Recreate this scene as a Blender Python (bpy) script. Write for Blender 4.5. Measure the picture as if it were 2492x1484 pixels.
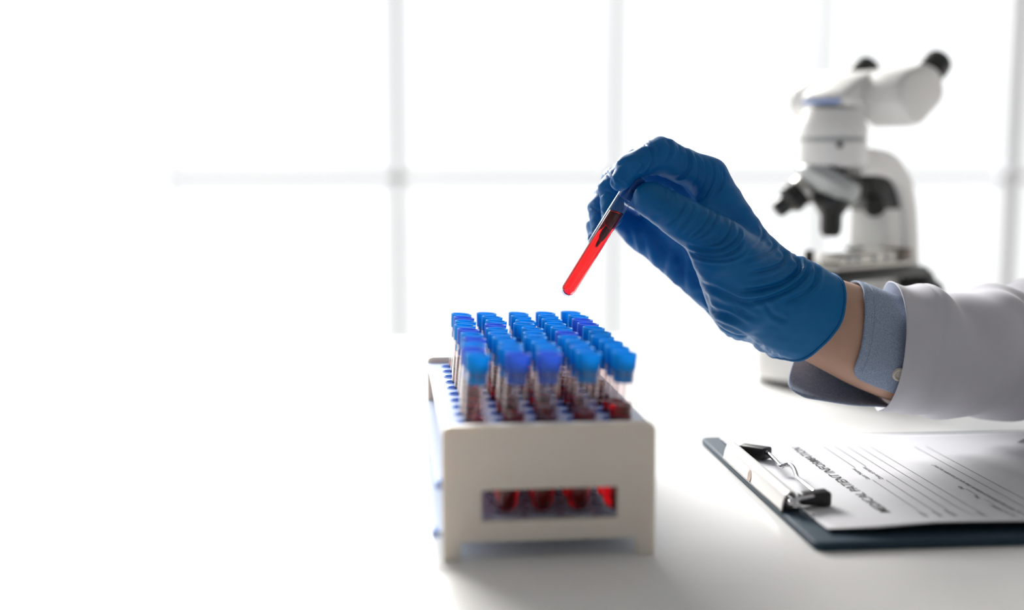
import bpy, bmesh, math, random
import numpy as np
from mathutils import Vector, Matrix, Quaternion

for o in list(bpy.data.objects):
    bpy.data.objects.remove(o)
random.seed(7)
SC = bpy.context.scene
COL = SC.collection

# ------------------------------------------------------------------ camera
FPX, CAMH, HORIZON = 2843.0, 0.187, 408.0
PITCH = math.atan((742 - HORIZON) / FPX)
cF = np.array([0, math.cos(PITCH), -math.sin(PITCH)])
cU = np.array([0, math.sin(PITCH), math.cos(PITCH)])
cR = np.array([1.0, 0, 0])
cC = np.array([0, 0, CAMH])


def ray(u, v):
    return cF + (u - 1246) / FPX * cR + (742 - v) / FPX * cU


def P(u, v, D):
    """point seen at pixel (u, v) at depth D"""
    return cC + D * ray(u, v)


def T(u, v, z=0.0):
    """point seen at pixel (u, v) on the horizontal plane at height z"""
    r = ray(u, v)
    return cC + r * (z - CAMH) / r[2]


cam = bpy.data.cameras.new('camera')
cam.sensor_width = 36.0
cam.lens = 36.0 * FPX / 2492.0
cam.clip_start = 0.02
cam.dof.use_dof = True
cam.dof.focus_distance = 0.697
cam.dof.aperture_fstop = 2.3
cam_o = bpy.data.objects.new('camera', cam)
COL.objects.link(cam_o)
cam_o.location = cC
cam_o.rotation_euler = (math.pi / 2 - PITCH, 0, 0)
SC.camera = cam_o

# ------------------------------------------------------------------ light
world = bpy.data.worlds.new('overcast_sky')
SC.world = world
world.use_nodes = True
bg = world.node_tree.nodes['Background']
bg.inputs[0].default_value = (0.985, 0.993, 1.0, 1)
bg.inputs[1].default_value = 1.05

sun = bpy.data.lights.new('hazy_sun', 'SUN')
sun.energy = 8.3
sun.angle = math.radians(30)
sun.color = (1.0, 0.975, 0.94)
sun_o = bpy.data.objects.new('hazy_sun', sun)
COL.objects.link(sun_o)
sun_dir = Vector((0.33, -0.90, -0.56))
sun_o.rotation_euler = sun_dir.to_track_quat('-Z', 'Y').to_euler()
sun_o.location = (-1.5, 3, 3)

vs = SC.view_settings
vs.view_transform = 'Standard'
vs.look = 'None'
vs.gamma = 1.0
vs.exposure = 0.32
vs.use_curve_mapping = False
try:
    SC.cycles.transparent_max_bounces = 32
    SC.cycles.transmission_bounces = 20
    SC.cycles.max_bounces = 24
except Exception:
    pass

# ------------------------------------------------------------------ helpers


def mat(name, col, rough=0.5, metal=0.0, trans=0.0, ior=1.45, sss=0.0, sss_r=(1, 1, 1), sss_s=0.01,
        spec=0.5, bump=0.0, bscale=200.0, var=0.0, vscale=30.0, coat=0.0, sheen=0.0, translucent=0.0):
    m = bpy.data.materials.new(name)
    m.use_nodes = True
    nt = m.node_tree
    b = nt.nodes['Principled BSDF']
    b.inputs['Base Color'].default_value = (*col, 1)
    b.inputs['Roughness'].default_value = rough
    b.inputs['Metallic'].default_value = metal
    b.inputs['Transmission Weight'].default_value = trans
    b.inputs['IOR'].default_value = ior
    b.inputs['Specular IOR Level'].default_value = spec
    b.inputs['Coat Weight'].default_value = coat
    b.inputs['Coat Roughness'].default_value = 0.08
    b.inputs['Sheen Weight'].default_value = sheen
    if sss:
        b.inputs['Subsurface Weight'].default_value = sss
        b.inputs['Subsurface Radius'].default_value = sss_r
        b.inputs['Subsurface Scale'].default_value = sss_s
    tc = nt.nodes.new('ShaderNodeTexCoord')
    if var:
        n = nt.nodes.new('ShaderNodeTexNoise')
        n.inputs['Scale'].default_value = vscale
        n.inputs['Detail'].default_value = 3
        nt.links.new(tc.outputs['Object'], n.inputs['Vector'])
        mx = nt.nodes.new('ShaderNodeMix')
        mx.data_type = 'RGBA'
        mx.inputs['A'].default_value = (*[max(0, c * (1 - var)) for c in col], 1)
        mx.inputs['B'].default_value = (*[min(1, c * (1 + var)) for c in col], 1)
        nt.links.new(n.outputs['Fac'], mx.inputs['Factor'])
        nt.links.new(mx.outputs['Result'], b.inputs['Base Color'])
    if bump:
        n2 = nt.nodes.new('ShaderNodeTexNoise')
        n2.inputs['Scale'].default_value = bscale
        n2.inputs['Detail'].default_value = 4
        nt.links.new(tc.outputs['Object'], n2.inputs['Vector'])
        bp = nt.nodes.new('ShaderNodeBump')
        bp.inputs['Strength'].default_value = bump
        bp.inputs['Distance'].default_value = 0.001
        nt.links.new(n2.outputs['Fac'], bp.inputs['Height'])
        nt.links.new(bp.outputs['Normal'], b.inputs['Normal'])
    if translucent:
        tr = nt.nodes.new('ShaderNodeBsdfTranslucent')
        tr.inputs['Color'].default_value = (*col, 1)
        ms = nt.nodes.new('ShaderNodeMixShader')
        ms.inputs[0].default_value = translucent
        nt.links.new(b.outputs[0], ms.inputs[1])
        nt.links.new(tr.outputs[0], ms.inputs[2])
        nt.links.new(ms.outputs[0], nt.nodes['Material Output'].inputs[0])
    return m


def clear_mat(name, tint=(1, 1, 1), base=0.04, edge=0.7, power=3.0, rough=0.01):
    """thin clear wall: transparent with a Schlick style reflection"""
    m = bpy.data.materials.new(name)
    m.use_nodes = True
    nt = m.node_tree
    nt.nodes.remove(nt.nodes['Principled BSDF'])
    lw = nt.nodes.new('ShaderNodeLayerWeight')
    lw.inputs[0].default_value = 0.5
    pw = nt.nodes.new('ShaderNodeMath')
    pw.operation = 'POWER'
    pw.inputs[1].default_value = power
    nt.links.new(lw.outputs['Facing'], pw.inputs[0])
    ma = nt.nodes.new('ShaderNodeMath')
    ma.operation = 'MULTIPLY_ADD'
    ma.inputs[1].default_value = edge
    ma.inputs[2].default_value = base
    nt.links.new(pw.outputs[0], ma.inputs[0])
    t = nt.nodes.new('ShaderNodeBsdfTransparent')
    t.inputs[0].default_value = (*tint, 1)
    g = nt.nodes.new('ShaderNodeBsdfGlossy')
    g.inputs['Roughness'].default_value = rough
    g.inputs['Color'].default_value = (1, 1, 1, 1)
    ms = nt.nodes.new('ShaderNodeMixShader')
    nt.links.new(ma.outputs[0], ms.inputs[0])
    nt.links.new(t.outputs[0], ms.inputs[1])
    nt.links.new(g.outputs[0], ms.inputs[2])
    nt.links.new(ms.outputs[0], nt.nodes['Material Output'].inputs[0])
    return m


def new_mesh(name, verts, faces, smooth=True):
    me = bpy.data.meshes.new(name)
    me.from_pydata([tuple(map(float, v)) for v in verts], [], [tuple(map(int, f)) for f in faces])
    me.validate()
    me.update()
    if smooth:
        me.polygons.foreach_set('use_smooth', [True] * len(me.polygons))
    return me


def obj(name, me, m=None, parent=None, mw=None):
    o = bpy.data.objects.new(name, me)
    COL.objects.link(o)
    if m is not None and me is not None and not me.materials:
        me.materials.append(m)
    if parent is not None:
        o.parent = parent
    if mw is not None:
        o.matrix_local = mw
    return o


def thing(name, label, cat, loc=(0, 0, 0), rotz=0.0, group=None):
    o = bpy.data.objects.new(name, None)
    COL.objects.link(o)
    o.empty_display_size = 0.02
    o.location = loc
    o.rotation_euler = (0, 0, rotz)
    o['label'] = label
    o['category'] = cat
    if group:
        o['group'] = group
    return o


def struct(o):
    o['kind'] = 'structure'
    return o


def sharp(me, ang=35):
    me.set_sharp_from_angle(angle=math.radians(ang))
    return me


def box_mesh(name, x0, x1, y0, y1, z0, z1, bev=0.0, seg=2):
    bm = bmesh.new()
    bmesh.ops.create_cube(bm, size=1)
    for v in bm.verts:
        v.co = ((x0 + x1) / 2 + v.co.x * (x1 - x0), (y0 + y1) / 2 + v.co.y * (y1 - y0), (z0 + z1) / 2 + v.co.z * (z1 - z0))
    if bev:
        bmesh.ops.bevel(bm, geom=bm.edges[:], offset=bev, segments=seg, affect='EDGES', profile=0.5)
    me = bpy.data.meshes.new(name)
    bm.to_mesh(me)
    bm.free()
    if bev:
        me.polygons.foreach_set('use_smooth', [True] * len(me.polygons))
        sharp(me, 30)
    return me


def lathe(name, prof, n=32, mod=None):
    """profile of (r, z); r = 0 closes to a pole"""
    verts, faces, rings = [], [], []
    for k, (r, z) in enumerate(prof):
        if r <= 1e-9:
            rings.append([len(verts)])
            verts.append((0, 0, z))
        else:
            ring = []
            for i in range(n):
                a = 2 * math.pi * i / n
                rr = r if mod is None else mod(k, i, r)
                ring.append(len(verts))
                verts.append((rr * math.cos(a), rr * math.sin(a), z))
            rings.append(ring)
    for a, b in zip(rings[:-1], rings[1:]):
        for i in range(n):
            j = (i + 1) % n
            if len(a) == 1 and len(b) == 1:
                continue
            if len(a) == 1:
                faces.append((a[0], b[j], b[i]))
            elif len(b) == 1:
                faces.append((a[i], a[j], b[0]))
            else:
                faces.append((a[i], a[j], b[j], b[i]))
    return sharp(new_mesh(name, verts, faces), 40)


def loft(name, rings, closed=True, cap0=False, cap1=False):
    n = len(rings[0])
    verts = [v for r in rings for v in r]
    faces = []
    for k in range(len(rings) - 1):
        for i in range(n if closed else n - 1):
            j = (i + 1) % n
            faces.append((k * n + i, k * n + j, (k + 1) * n + j, (k + 1) * n + i))
    if cap0:
        faces.append(tuple(range(n))[::-1])
    if cap1:
        faces.append(tuple((len(rings) - 1) * n + i for i in range(n)))
    return new_mesh(name, verts, faces)


def sweep(name, pts, rad, n=12, caps=True, flat=1.0):
    """round tube along points; rad is a number or one per point"""
    pts = [np.array(p, float) for p in pts]
    if not hasattr(rad, '__len__'):
        rad = [rad] * len(pts)
    tang = []
    for i in range(len(pts)):
        a = pts[max(i - 1, 0)]
        b = pts[min(i + 1, len(pts) - 1)]
        t = b - a
        tang.append(t / np.linalg.norm(t))
    ref = np.array([0, 0, 1.0])
    if abs(tang[0] @ ref) > 0.9:
        ref = np.array([0, 1.0, 0])
    nrm = np.cross(tang[0], ref)
    nrm /= np.linalg.norm(nrm)
    rings = []
    for p, t, r in zip(pts, tang, rad):
        nrm = nrm - t * (nrm @ t)
        nrm /= np.linalg.norm(nrm)
        b = np.cross(t, nrm)
        rings.append([p + r * (math.cos(2 * math.pi * i / n) * nrm + flat * math.sin(2 * math.pi * i / n) * b) for i in range(n)])
    return sharp(loft(name, rings, True, caps, caps), 50)


def smooth_path(pts, per=6):
    """Catmull-Rom through points (any dimension)"""
    p = [np.array(q, float) for q in pts]
    p = [2 * p[0] - p[1]] + p + [2 * p[-1] - p[-2]]
    out = []
    for i in range(1, len(p) - 2):
        for k in range(per):
            t = k / per
            a, b, c, d = p[i - 1], p[i], p[i + 1], p[i + 2]
            out.append(0.5 * ((2 * b) + (c - a) * t + (2 * a - 5 * b + 4 * c - d) * t * t + (3 * b - a - 3 * c + d) * t ** 3))
    out.append(p[-2])
    return out


def round_poly(pts, rad, seg=5):
    """rounded outline of a 2D polygon, rad one number or one per corner"""
    n = len(pts)
    out = []
    for i in range(n):
        p = np.array(pts[i], float)
        a = np.array(pts[i - 1], float) - p
        b = np.array(pts[(i + 1) % n], float) - p
        r = rad[i] if hasattr(rad, '__len__') else rad
        la, lb = np.linalg.norm(a), np.linalg.norm(b)
        r = min(r, la * 0.49, lb * 0.49)
        if r <= 0:
            out.append(tuple(p))
            continue
        s, e = p + a / la * r, p + b / lb * r
        for k in range(seg + 1):
            t = k / seg
            q = (1 - t) ** 2 * s + 2 * t * (1 - t) * p + t * t * e
            out.append(tuple(q))
    return out


def slab(name, outlines, thick, bevel=0.0):
    """2D outlines (first one outer, others holes) filled and given thickness along z, centred on z = 0"""
    cu = bpy.data.curves.new('tmp', 'CURVE')
    cu.dimensions = '2D'
    cu.fill_mode = 'BOTH'
    cu.extrude = thick / 2 - bevel
    if bevel:
        cu.bevel_depth = bevel
        cu.bevel_resolution = 2
        cu.offset = -bevel
    for ol in outlines:
        s = cu.splines.new('POLY')
        s.points.add(len(ol) - 1)
        for q, p in zip(s.points, ol):
            q.co = (p[0], p[1], 0, 1)
        s.use_cyclic_u = True
    t = bpy.data.objects.new('tmp', cu)
    COL.objects.link(t)
    dg = bpy.context.evaluated_depsgraph_get()
    me = bpy.data.meshes.new_from_object(t.evaluated_get(dg))
    me.name = name
    bpy.data.objects.remove(t)
    bpy.data.curves.remove(cu)
    bm = bmesh.new()
    bm.from_mesh(me)
    bmesh.ops.remove_doubles(bm, verts=bm.verts, dist=1e-6)
    bmesh.ops.recalc_face_normals(bm, faces=bm.faces)
    bm.to_mesh(me)
    bm.free()
    me.materials.clear()
    me.polygons.foreach_set('use_smooth', [True] * len(me.polygons))
    return sharp(me, 30)


def circle(cx, cy, r, n=24):
    return [(cx + r * math.cos(2 * math.pi * i / n), cy + r * math.sin(2 * math.pi * i / n)) for i in range(n)]


def xform(me, M):
    me.transform(M)
    return me


# local plane maps: extruded z axis -> other axes
XZ = Matrix(((1, 0, 0, 0), (0, 0, -1, 0), (0, 1, 0, 0), (0, 0, 0, 1)))     # (x, y, t) -> (x, -t, y)


def axis_matrix(origin, zdir, xhint=(1, 0, 0)):
    z = Vector(zdir).normalized()
    x = Vector(xhint)
    x = (x - z * x.dot(z)).normalized()
    y = z.cross(x)
    M = Matrix((x, y, z)).transposed().to_4x4()
    M.translation = Vector(origin)
    return M


# ------------------------------------------------------------------ materials
M_desk = mat('white_laminate', (0.86, 0.855, 0.84), rough=0.32, spec=0.5, bump=0.02, bscale=900, var=0.01, vscale=6)
M_legs = mat('grey_steel', (0.55, 0.56, 0.57), rough=0.4, metal=0.6, var=0.03)
M_wall = mat('grey_paint', (0.55, 0.55, 0.56), rough=0.9, bump=0.05, bscale=300, var=0.01)
M_ceil = mat('ceiling_paint', (0.55, 0.55, 0.55), rough=0.95, var=0.01)
M_floor = mat('grey_floor', (0.36, 0.35, 0.34), rough=0.5, var=0.05, vscale=3)
M_frame = mat('window_frame_paint', (0.80, 0.81, 0.84), rough=0.5, var=0.01)
M_pane = clear_mat('window_glass', (0.97, 0.98, 0.98), base=0.03, edge=0.4, power=5)
M_cream = mat('cream_plastic', (0.82, 0.765, 0.69), rough=0.38, sss=0.5, sss_r=(1.0, 0.8, 0.6), sss_s=0.004, bump=0.05, bscale=250, var=0.03, vscale=40)
M_tier = mat('pale_blue_plastic', (0.80, 0.87, 0.99), rough=0.22, trans=0.0, translucent=0.35, var=0.02)
M_blue_edge = mat('blue_plastic_edge', (0.38, 0.58, 0.98), rough=0.25, translucent=0.5, var=0.03)
M_capA = mat('azure_cap', (0.0, 0.47, 0.90), rough=0.36, translucent=0.5, var=0.04, vscale=80)
M_capB = mat('violet_blue_cap', (0.12, 0.30, 0.86), rough=0.36, translucent=0.5, var=0.04, vscale=80)
M_cap_held = mat('blue_stopper', (0.003, 0.09, 0.36), rough=0.42, translucent=0.1, var=0.04, vscale=80)
M_glass_thin = clear_mat('thin_tube_glass', (0.91, 0.88, 0.885), base=0.04, edge=0.75, power=2.4)
M_glass = clear_mat('tube_glass', (0.97, 0.98, 0.985), base=0.03, edge=0.9, power=2.2)
M_blood_shaded = mat('blood', (0.74, 0.005, 0.010), rough=0.02, trans=1.0, ior=1.36, var=0.02)  # darker copy of the held blood; the rack's shade is put into its colour
M_blood_held = mat('bright_blood', (0.93, 0.016, 0.018), rough=0.0, trans=1.0, ior=1.36, var=0.01)
M_glove = mat('blue_nitrile', (0.001, 0.170, 0.450), rough=0.46, spec=0.40, translucent=0.25, bump=0.10, bscale=900, var=0.08, vscale=45)
M_skin = mat('skin', (0.56, 0.34, 0.245), rough=0.5, sss=0.35, sss_r=(1.0, 0.35, 0.2), sss_s=0.006, bump=0.12, bscale=700, var=0.06, vscale=60)
M_coat = mat('white_coat_cloth', (0.63, 0.625, 0.68), rough=0.85, sheen=0.2, translucent=0.10, bump=0.1, bscale=1500, var=0.02, vscale=60)
M_board = mat('navy_leatherette', (0.022, 0.048, 0.075), rough=0.62, spec=0.25, bump=0.5, bscale=1100, var=0.15, vscale=300)
M_paper = mat('white_paper', (0.71, 0.71, 0.74), rough=0.8, bump=0.03, bscale=900, translucent=0.1, var=0.01)
M_ink = mat('black_ink', (0.03, 0.03, 0.035), rough=0.7, var=0.05)
M_ink2 = mat('grey_ink', (0.05, 0.05, 0.055), rough=0.7, var=0.05)
M_white_enamel = mat('white_enamel', (0.58, 0.57, 0.555), rough=0.4, coat=0.1, var=0.02)
M_chrome = mat('chrome', (0.66, 0.66, 0.68), rough=0.14, metal=1.0, var=0.03)
M_rubber = mat('black_rubber', (0.012, 0.012, 0.014), rough=0.45, bump=0.1, bscale=600, var=0.1)
M_button = mat('pearl_button', (0.72, 0.66, 0.58), rough=0.25, coat=0.4, var=0.08, vscale=200)
M_micro = mat('microscope_white', (0.80, 0.79, 0.77), rough=0.4, var=0.01)
M_micro_grey = mat('microscope_grey', (0.42, 0.44, 0.44), rough=0.4, metal=0.2, var=0.04)
M_micro_black = mat('microscope_black', (0.012, 0.012, 0.013), rough=0.4, var=0.1)
M_steel = mat('satin_steel', (0.60, 0.58, 0.54), rough=0.35, metal=0.8, var=0.06, vscale=120)
M_blueband = mat('blue_band', (0.25, 0.36, 0.72), rough=0.4, var=0.02)


def chambray():
    m = mat('chambray_cloth', (0.33, 0.40, 0.52), rough=0.9, bump=0.0)
    nt = m.node_tree
    b = nt.nodes['Principled BSDF']
    tc = nt.nodes.new('ShaderNodeTexCoord')
    mp = nt.nodes.new('ShaderNodeMapping')
    mp.inputs['Scale'].default_value = (1800, 260, 1800)
    n = nt.nodes.new('ShaderNodeTexNoise')
    n.inputs['Scale'].default_value = 1.0
    n.inputs['Detail'].default_value = 3
    cr = nt.nodes.new('ShaderNodeValToRGB')
    cr.color_ramp.elements[0].position = 0.3
    cr.color_ramp.elements[0].color = (0.19, 0.25, 0.37, 1)
    cr.color_ramp.elements[1].position = 0.7
    cr.color_ramp.elements[1].color = (0.38, 0.45, 0.58, 1)
    nt.links.new(tc.outputs['Object'], mp.inputs['Vector'])
    nt.links.new(mp.outputs[0], n.inputs['Vector'])
    nt.links.new(n.outputs['Fac'], cr.inputs[0])
    nt.links.new(cr.outputs[0], b.inputs['Base Color'])
    return m


M_shirt = chambray()

# ------------------------------------------------------------------ room
FLOOR_Z, CEIL_Z = -0.74, 2.25
YAW_W = math.radians(8.6)
wd = np.array([math.cos(YAW_W), math.sin(YAW_W), 0])     # along the window wall
D0 = 3.4
m0 = P(967, 432, D0)
m0[2] = 0
STEP = 530.0 / FPX * D0 / math.cos(YAW_W)
RAIL_Z = P(967, 432, D0)[2]


def plane_box(name, x0, x1, y0, y1, z0, z1, m):
    return struct(obj(name, box_mesh(name, x0, x1, y0, y1, z0, z1), m))


plane_box('floor', -4.0, 4.6, -2.6, 5.6, FLOOR_Z - 0.1, FLOOR_Z, M_floor)
plane_box('wall_right', 4.5, 4.6, -2.6, 5.6, FLOOR_Z, CEIL_Z, M_wall)
plane_box('wall_front', -4.0, 4.5, -2.6, -2.5, FLOOR_Z, CEIL_Z, M_wall)


def glazing(name, origin, direc, ks, rails, width=0.022, widths={}, first_rail=-99):
    """a run of full height windows: mullions at step ks along direc from origin"""
    root = struct(bpy.data.objects.new(name, None))
    COL.objects.link(root)
    ang = math.atan2(direc[1], direc[0])
    root.location = origin
    root.rotation_euler = (0, 0, ang)
    for k in ks:
        w_ = widths.get(k, width)
        mull = box_mesh('mullion', -w_ / 2, w_ / 2, -0.03, 0.03, FLOOR_Z, CEIL_Z, 0.004)
        obj('mullion', mull, M_frame, root, Matrix.Translation((k * STEP, 0, 0)))
    rail = box_mesh('rail', width / 2, STEP - width / 2, -0.022, 0.022, -0.0115, 0.0115, 0.002)
    pane_cache = {}
    zs = [FLOOR_Z] + list(rails) + [CEIL_Z]
    for k in ks[:-1]:
        for z in (rails if k >= first_rail else ()):
            obj('rail', rail, M_frame, root, Matrix.Translation((k * STEP, 0, z)))
        for a, b in zip(zs[:-1], zs[1:]):
            if (a, b) not in pane_cache:
                pane_cache[(a, b)] = new_mesh('pane', [(width / 2, 0, a), (STEP - width / 2, 0, a), (STEP - width / 2, 0, b), (width / 2, 0, b)], [(0, 1, 2, 3)], False)
            obj('pane', pane_cache[(a, b)], M_pane, root, Matrix.Translation((k * STEP, 0, 0)))
    return root


glazing('window_1', m0, wd, list(range(-5, 7)), [FLOOR_Z + 0.03, RAIL_Z, CEIL_Z - 0.03], 0.020, {-1: 0.004, -2: 0.004, 0: 0.028, 1: 0.027, 2: 0.022, 3: 0.050}, -1)
left_end = m0 + wd * STEP * -5
glazing('window_2', left_end, np.array([0.05, -1.0, 0]) / math.hypot(0.05, 1), list(range(0, 3)), [FLOOR_Z + 0.03, RAIL_Z, CEIL_Z - 0.03])
le2 = left_end + np.array([0.05, -1.0, 0]) * STEP * 2
plane_box('wall_left', le2[0] - 0.1, le2[0], -2.6, le2[1] - 0.03, FLOOR_Z, CEIL_Z, M_wall)

ce = m0 + wd * ((4.6 - m0[0]) / wd[0])
ceil_me = slab('ceiling', [[(left_end[0] - 0.05, left_end[1]), (le2[0] - 0.1, -2.6), (4.6, -2.6), (4.6, ce[1])]], 0.1)
struct(obj('ceiling', ceil_me, M_ceil, None, Matrix.Translation((0, 0, CEIL_Z + 0.051))))
# ------------------------------------------------------------------ desk
DYAW = math.radians(5.2)
desk = thing('desk', 'large white laminate desk under the tube rack, clipboard and microscope', 'desk', (0.1, 0.36, FLOOR_Z), DYAW)
DX0, DX1, DY1 = -1.0, 1.0, 0.93
obj('tabletop', box_mesh('tabletop', DX0, DX1, 0, DY1, -FLOOR_Z - 0.028, -FLOOR_Z, 0.002), M_desk, desk)
leg = box_mesh('leg', -0.025, 0.025, -0.025, 0.025, 0, -FLOOR_Z - 0.028, 0.003)
for x in (DX0 + 0.06, DX1 - 0.06):
    for y in (0.06, DY1 - 0.06):
        obj('leg', leg, M_legs, desk, Matrix.Translation((x, y, 0)))

# ------------------------------------------------------------------ tube rack
RY = math.radians(6.0)
RO = np.array([-0.033, 0.5395, 0.0])
rack = thing('tube_rack', 'cream and pale blue plastic test tube rack filled with blood tubes', 'tube rack', RO, RY)
RW, RH, RL, PT = 0.103, 0.0658, 0.211, 0.0055
outer = [(0, 0), (0.0085, 0), (0.0085, 0.009), (RW - 0.0095, 0.009), (RW - 0.0085, 0), (RW, 0), (RW, RH), (0, RH)]
plate_out = round_poly(outer, [0.001, 0.001, 0.0015, 0.0015, 0.001, 0.001, 0.005, 0.004])
win = round_poly([(0.0188, 0.0188), (0.0846, 0.0188), (0.0846, 0.0345), (0.0188, 0.0345)], 0.0008, 3)
pl = xform(slab('end_plate', [plate_out, win], PT, 0.0007), XZ)
obj('end_plate', pl, M_cream, rack, Matrix.Translation((0, PT / 2, 0)))
obj('end_plate', pl, M_cream, rack, Matrix.Translation((0, RL - PT / 2, 0)))
HX = [0.0150 + 0.0182 * c for c in range(5)]
HY = [0.0265 + 0.0181 * r for r in range(10)]
TIERS = [(0.0606, 0.0, RW, 0.0068), (0.0360, -0.0025, RW - 0.001, 0.0068), (0.0120, -0.0045, RW - 0.001, 0.0)]
ringm = None
for z, x0, x1, hr in TIERS:
    ol = [round_poly([(x0, PT), (x1, PT), (x1, RL - PT), (x0, RL - PT)], 0.001, 2)]
    if hr:
        ol += [circle(x, y, hr, 20) for x in HX for y in HY]
    tier = obj('tier', slab('tier', ol, 0.003, 0.0), M_tier, rack, Matrix.Translation((0, 0, z)))
    for (xa, xb) in ((x0 - 0.0004, x0 + 0.003),):
        if hr != 0 and x0 == 0.0:
            continue
        obj('corner_tab', box_mesh('corner_tab', xa, xb, PT + 0.0002, PT + 0.006, -0.0022, 0.0022, 0.0006), M_blue_edge, tier)
    if hr:
        if ringm is None:
            ringm = lathe('hole_rim', [(hr + 0.0001, 0.0019), (hr + 0.0001, -0.0019), (hr - 0.0007, -0.0019), (hr - 0.0007, 0.0019), (hr + 0.0001, 0.0019)], 20)
        if z > 0.05:
            for y in HY:
                for x in HX:
                    obj('hole_rim', ringm, M_blue_edge, tier, Matrix.Translation((x, y, 0)))
    else:
        # shallow seats that hold the tube bottoms
        seat = lathe('seat_ring', [(0.0074, 0), (0.0074, 0.002), (0.0066, 0.002), (0.0062, 0)], 20)
        for y in HY[:3]:
            for x in HX:
                obj('seat_ring', seat, M_tier, tier, Matrix.Translation((x, y, 0.0015)))

# ------------------------------------------------------------------ tubes in the rack
TR, TL = 0.0058, 0.0725                       # glass radius and length


def tube_glass(R, L, wall=0.0007, n=28):
    prof = [(0, 0)]
    for k in range(1, 7):
        a = math.pi / 2 * k / 6
        prof.append((R * math.sin(a), R - R * math.cos(a)))
    prof += [(R, L * 0.4), (R, L), (R - wall, L), (R - wall, L - 0.003)]
    return lathe('glass', prof, n)


def blood_mesh(R, L, tilt=0.0, n=28):
    prof = [(0, 0.0009)]
    for k in range(1, 7):
        a = math.pi / 2 * k / 6
        prof.append((R * math.sin(a), 0.0009 + R - R * math.cos(a)))
    prof += [(R, L * 0.4), (R, L - 0.0006), (R, L), (R * 0.96, L - 0.0003), (R * 0.85, L - 0.0006), (0, L - 0.0008)]
    me = lathe('blood', prof, n)
    if tilt:
        for v in me.vertices:
            if v.co.z > L - 0.001:
                v.co.z += tilt * v.co.x
    return me


def cap_mesh(R, name='cap'):
    """hollow ribbed push cap: plug inside the glass, wider cup above"""
    top, lip = 0.0085, 0.0
    prof = [(0, -0.0066), (R - 0.0010, -0.0066), (R - 0.0008, -0.006), (R - 0.0007, 0.0), (R + 0.0001, 0.0), (R + 0.0002, 0.0005),
            (R + 0.0004, 0.004), (R + 0.0006, top - 0.0004), (R + 0.0005, top), (R - 0.0001, top), (R - 0.0003, top - 0.0004),
            (R - 0.0006, 0.001), (R - 0.0012, -0.003), (0, -0.0035)]
    inner = set([10, 11, 12])

    def mod(k, i, r):
        return r - (0.00022 if (k in inner and i % 2) else 0.0)
    return lathe(name, prof, 60, mod)


glass_m = tube_glass(TR, TL)
blood_ms = [blood_mesh(TR - 0.00025, lv) for lv in (0.049, 0.051, 0.053, 0.055)]
capA = cap_mesh(TR)
capA.materials.append(M_capA)
capB = capA.copy()
capB.materials.clear()
capB.materials.append(M_capB)
WORD = ['first', 'second', 'third', 'fourth', 'fifth', 'sixth', 'seventh', 'eighth', 'ninth', 'tenth']
violet = {(1, 0), (4, 0), (6, 0), (8, 0), (3, 1), (9, 1), (9, 2), (5, 3), (2, 4), (3, 4)}     # (row from the window end, column)
Rm = Matrix.Translation(RO) @ Matrix.Rotation(RY, 4, 'Z')
for r in range(10):
    for c in range(5):
        k = (9 - r, c)
        isv = k in violet
        lean = math.radians(random.uniform(2.6, 5.2)) * (1.0 if c < 4 else 0.9)
        fore = math.radians(random.uniform(-1.2, 1.2))
        M = Rm @ Matrix.Translation((HX[c] - 0.0006, HY[r], 0.0150)) @ Matrix.Rotation(lean, 4, 'Y') @ Matrix.Rotation(fore, 4, 'X') @ Matrix.Rotation(random.uniform(0, 6), 4, 'Z')
        colw = 'violet-blue' if isv else 'azure'
        t = thing('blood_tube', '%s capped blood tube, %s row from rack\'s window end, %s tube from clipboard side' % (colw, WORD[9 - r], WORD[4 - c]),
                  'blood tube', group='capped blood tubes standing in the rack')
        t.matrix_world = M
        obj('glass', glass_m, M_glass_thin, t)
        obj('blood', random.choice(blood_ms), M_blood_shaded, t)
        obj('cap', capB if isv else capA, None, t, Matrix.Translation((0, 0, TL)))

# ------------------------------------------------------------------ held tube
TD = 0.695
hb, ht = P(1384, 701, TD), P(1533, 460, TD)
hz = ht - hb
hl = np.linalg.norm(hz)
hz /= hl
HR = 0.0050
held = thing('blood_tube', 'tilted blood tube of bright red liquid with blue stopper, pinched in the blue glove', 'blood tube')
held.matrix_world = axis_matrix(hb - hz * HR, hz, cR)
obj('glass', tube_glass(HR, hl + HR, n=48), M_glass, held)
obj('blood', blood_mesh(HR - 0.0008, 0.0585, tilt=0.26, n=48), M_blood_held, held, Matrix.Translation((0.0004, 0, 0)))  # narrowed and set off-centre: the clear gap stands in for a window reflection
obj('stopper', cap_mesh(HR, 'stopper'), M_cap_held, held, Matrix.Translation((0, 0, hl + HR)))

# ------------------------------------------------------------------ the arm and hand
person = thing('person', 'person\'s arm in white coat sleeve and blue glove holding up a tube', 'person', P(2300, 870, 0.75))
pinv = Matrix.Translation(person.location).inverted()


def part(name, me, m, parent=person):
    o = obj(name, me, m, parent)
    if parent is person:
        me.transform(pinv)
    return o


PXM = 0.000246


def smin(a, b, k):
    h = np.clip(0.5 + 0.5 * (b - a) / k, 0, 1)
    return b * (1 - h) + a * h - k * h * (1 - h)


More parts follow.
